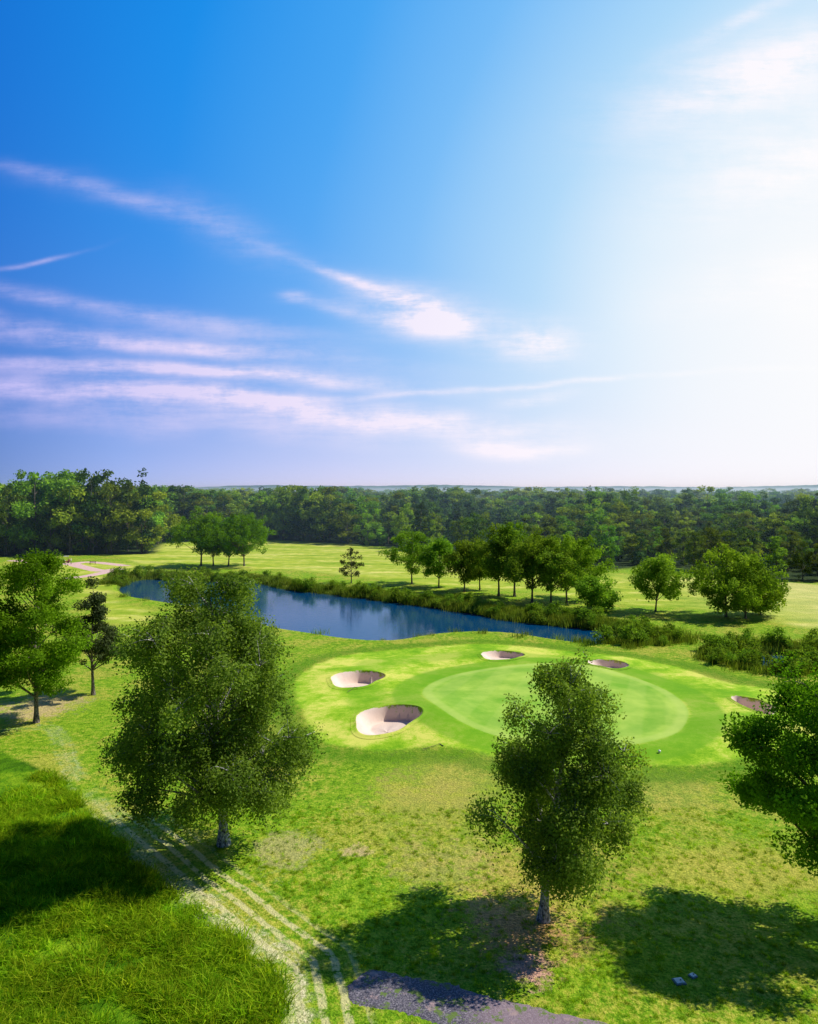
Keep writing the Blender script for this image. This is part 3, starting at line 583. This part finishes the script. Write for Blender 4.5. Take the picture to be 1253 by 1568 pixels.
# ------------------------------------------------------------ distant hills
hm,q=newmat('hazed_hill_vegetation'); qb=q.n('ShaderNodeBsdfPrincipled'); qp=q.n('ShaderNodeNewGeometry').outputs['Position']
q.l(q.ramp(q.noise(q.vmul(qp,(1,1,3)),.004,4,.6),[(.4,(.01,.05,.06)),(.55,(.07,.15,.11)),(.65,(.02,.07,.08))]),qb.inputs[0]); qb.inputs['Roughness'].default_value=1  # vegetation tones with the blue of distance haze mixed into the colour
qo=q.n('ShaderNodeOutputMaterial'); q.l(qb.outputs[0],qo.inputs[0])
V=[];Fh=[];k0=0
for (yy,hh_,wd,sd) in [(2400,32,260,4),(4300,44,500,1),(6500,82,900,2)]:
    r=np.random.default_rng(sd); xx=np.linspace(-1.2*yy,1.2*yy,260); hz=np.zeros_like(xx)
    for kk in range(7): hz+=np.sin(xx/yy*r.uniform(3,28)+r.uniform(0,6))/(1+kk*.5)
    hz=hh_*(.66+.14*hz)+r.normal(size=260)*hh_*.025
    if sd==4: hz=hh_*(.15+.5*hz/hh_)
    nc=9; t=np.linspace(-1,1,nc)
    for tt in t: V.append(np.stack([xx,np.full_like(xx,yy+tt*wd),np.maximum(hz,0)*np.maximum(np.cos(tt*math.pi/2),0)**1.2-2],1))
    ii=np.arange(nc*260).reshape(nc,260)+k0; Fh.append(np.stack([ii[:-1,:-1].ravel(),ii[:-1,1:].ravel(),ii[1:,1:].ravel(),ii[1:,:-1].ravel()],1)); k0+=nc*260
mesh_from('distant_hills',np.vstack(V),np.vstack(Fh),[hm],smooth=True)

# ------------------------------------------------------------ haze (real scattering volume over the far country)
vmm,q=newmat('haze'); sc=q.n('ShaderNodeVolumeScatter'); sc.inputs['Color'].default_value=(.58,.84,1,1); sc.inputs['Density'].default_value=.00058; sc.inputs['Anisotropy'].default_value=.35
qo=q.n('ShaderNodeOutputMaterial'); q.l(sc.outputs[0],qo.inputs['Volume'])
bx=[(x,y,z) for x in(-9000,9000) for y in(150,5500) for z in(-6,26)]
mesh_from('atmospheric_haze',bx,[(0,1,3,2),(4,6,7,5),(0,4,5,1),(2,3,7,6),(0,2,6,4),(1,5,7,3)],[vmm])

# ------------------------------------------------------------ sun & sky
SAZ=math.radians(74.5); SEL=math.radians(47)
sd=Vector((math.sin(SAZ)*math.cos(SEL),math.cos(SAZ)*math.cos(SEL),math.sin(SEL)))
L=bpy.data.lights.new('sun','SUN'); L.energy=5; L.angle=math.radians(.5); L.color=(1,.94,.80)
so=bpy.data.objects.new('sun',L); scene.collection.objects.link(so); so.rotation_euler=sd.to_track_quat('Z','Y').to_euler()
wd=bpy.data.worlds.new('World'); scene.world=wd; wd.use_nodes=True; s=NT(wd.node_tree)
sky=s.n('ShaderNodeTexSky',sky_type='NISHITA'); sky.sun_disc=False; sky.sun_elevation=SEL; sky.sun_rotation=SAZ; sky.ozone_density=3
D=s.n('ShaderNodeTexCoord').outputs['Generated']
sp=s.n('ShaderNodeSeparateXYZ'); s.l(D,sp.inputs[0]); dx,dy,dz=sp.outputs
gd=s.vm('DOT_PRODUCT',D,(.566,.808,.162))
gn=s.noise(D,2.2,2,.5); gdn=s.m('ADD',gd,s.m('MULTIPLY',s.m('SUBTRACT',gn,.5),.05))
base=s.ramp(gdn,[(0,(.0,.03,.15)),(.3,(.0,.07,.28)),(.45,(.0,.18,.70)),(.62,(.0,.27,.84)),(.74,(.05,.38,.92)),(.82,(.17,.51,.96)),(.90,(.42,.71,.98)),(.95,(.72,.88,1.0)),(1,(1,1,1))])
nis=s.mix(1.0,sky.outputs[0],(.1,.1,.1),'MULTIPLY')
base=s.mix(.05,base,nis)
yf=s.m('MAXIMUM',dy,.08); uu=s.m('DIVIDE',dx,yf); vv=s.m('DIVIDE',dz,yf); front=s.sm(dy,.1,.3)
el=s.m('MAXIMUM',dz,0)
hz=s.m('MULTIPLY',s.m('EXPONENT',s.m('MULTIPLY',el,-8.0)),.9)
hcol=s.ramp(gd,[(0,(.10,.15,.32)),(.4,(.2,.3,.6)),(.55,(.46,.54,.90)),(.75,(.80,.74,.95)),(.93,(.98,.90,.99)),(1,(1,.97,1))])
base=s.mix(hz,base,hcol)
cv=s.n('ShaderNodeCombineXYZ'); s.l(uu,cv.inputs[0]); s.l(vv,cv.inputs[1]); cv.inputs[2].default_value=1; uv=cv.outputs[0]
wz=s.m('MULTIPLY',s.m('SUBTRACT',s.noise(s.vmul(uv,(3,5,1)),1.0,3,.55),.5),.075)
def warp(k):
    c_=s.n('ShaderNodeCombineXYZ'); s.l(uu,c_.inputs[0]); s.l(s.m('ADD',vv,s.m('MULTIPLY',wz,k)),c_.inputs[1]); c_.inputs[2].default_value=1; return c_.outputs[0]
W1,W2=warp(.65),warp(1.0)
fib=s.noise(s.vmul(uv,(5,30,1)),1.0,5,.7); fluff=s.noise(uv,9,5,.68)
tot=None
ST=[(60,268,150,10,.27,.25),(200,308,160,18,.22,.25),(350,345,110,32,.42,.20),(50,406,80,3.5,-.28,.5),(545,425,130,9,.40,.55),(620,458,110,26,.40,.65),(665,484,90,32,.08,1.0),(825,522,68,32,.03,1.0),(530,472,75,12,.2,.4),
 (120,462,330,11,.13,.42),(330,505,200,16,.15,.3),(60,500,260,14,.12,.5),(250,533,320,12,.08,.7),(150,562,380,12,.05,.75),(400,580,300,10,.08,.55),(60,596,300,18,.06,.55),(300,615,360,18,.10,.65),(860,590,460,4.5,-.06,.55),(580,640,330,18,.08,.8),(765,686,75,14,.06,.9),
 (1190,110,230,55,-.30,.95),(1240,260,220,70,-.2,.85),(855,690,60,11,0,.7),(1240,440,200,45,-.1,.8),(250,650,450,24,.06,.4),(820,612,60,10,-.1,.5),(1150,20,120,12,-.5,.4),(450,452,26,9,0,.5)]
for cx,cy,Ln,Wd,sl,am_ in ST:
    c0=(cx-626.5)/F; c1=(750-cy)/F; an=math.atan(sl); ca,sa=math.cos(an),math.sin(an); Ws=W1 if Wd<13 else W2
    Lq=Ln*.85/F; Wq=Wd/F
    al=s.vm('DOT_PRODUCT',Ws,(ca/Lq,-sa/Lq,(-c0*ca+c1*sa)/Lq)); ac=s.vm('DOT_PRODUCT',Ws,(sa/Wq,ca/Wq,(-c0*sa-c1*ca)/Wq))
    k_=s.m('MULTIPLY_ADD',al,al,s.m('MULTIPLY',ac,ac)); e=s.m('POWER',.3679,k_)
    tot=s.m('MULTIPLY_ADD',e,am_,0.0 if tot is None else tot)
tex=s.m('ADD',.10,s.m('ADD',s.m('MULTIPLY',s.sm(fib,.32,.68),.7),s.m('MULTIPLY',s.sm(fluff,.3,.7),.6)))
cm=s.m('MULTIPLY',s.m('MULTIPLY',tot,tex),front); cm=s.m('MINIMUM',s.m('MULTIPLY',cm,1.1),.92)
ccol=s.ramp(gd,[(0,(.55,.55,.85)),(.45,(.56,.53,.93)),(.7,(.86,.76,.97)),(.9,(1,.93,1)),(1,(1,1,1))])
fin=s.mix(cm,base,ccol)
fin=s.mix(s.sm(dz,-.01,-.06),fin,(.05,.07,.04))
bg=s.n('ShaderNodeBackground'); s.l(fin,bg.inputs[0]); bg.inputs[1].default_value=1.0
wo_=s.n('ShaderNodeOutputWorld'); s.l(bg.outputs[0],wo_.inputs[0])

# ------------------------------------------------------------ camera
cam=bpy.data.cameras.new('camera'); co=bpy.data.objects.new('camera',cam); scene.collection.objects.link(co)
co.location=(0,0,CAMH); co.rotation_euler=(math.pi/2,0,0); cam.sensor_fit='VERTICAL'; cam.sensor_height=24; cam.lens=24*F/1568; cam.shift_y=-34/1568
cam.clip_start=.5; cam.clip_end=60000
scene.camera=co
scene.view_settings.view_transform='Standard'; scene.view_settings.look='None'; scene.view_settings.exposure=0
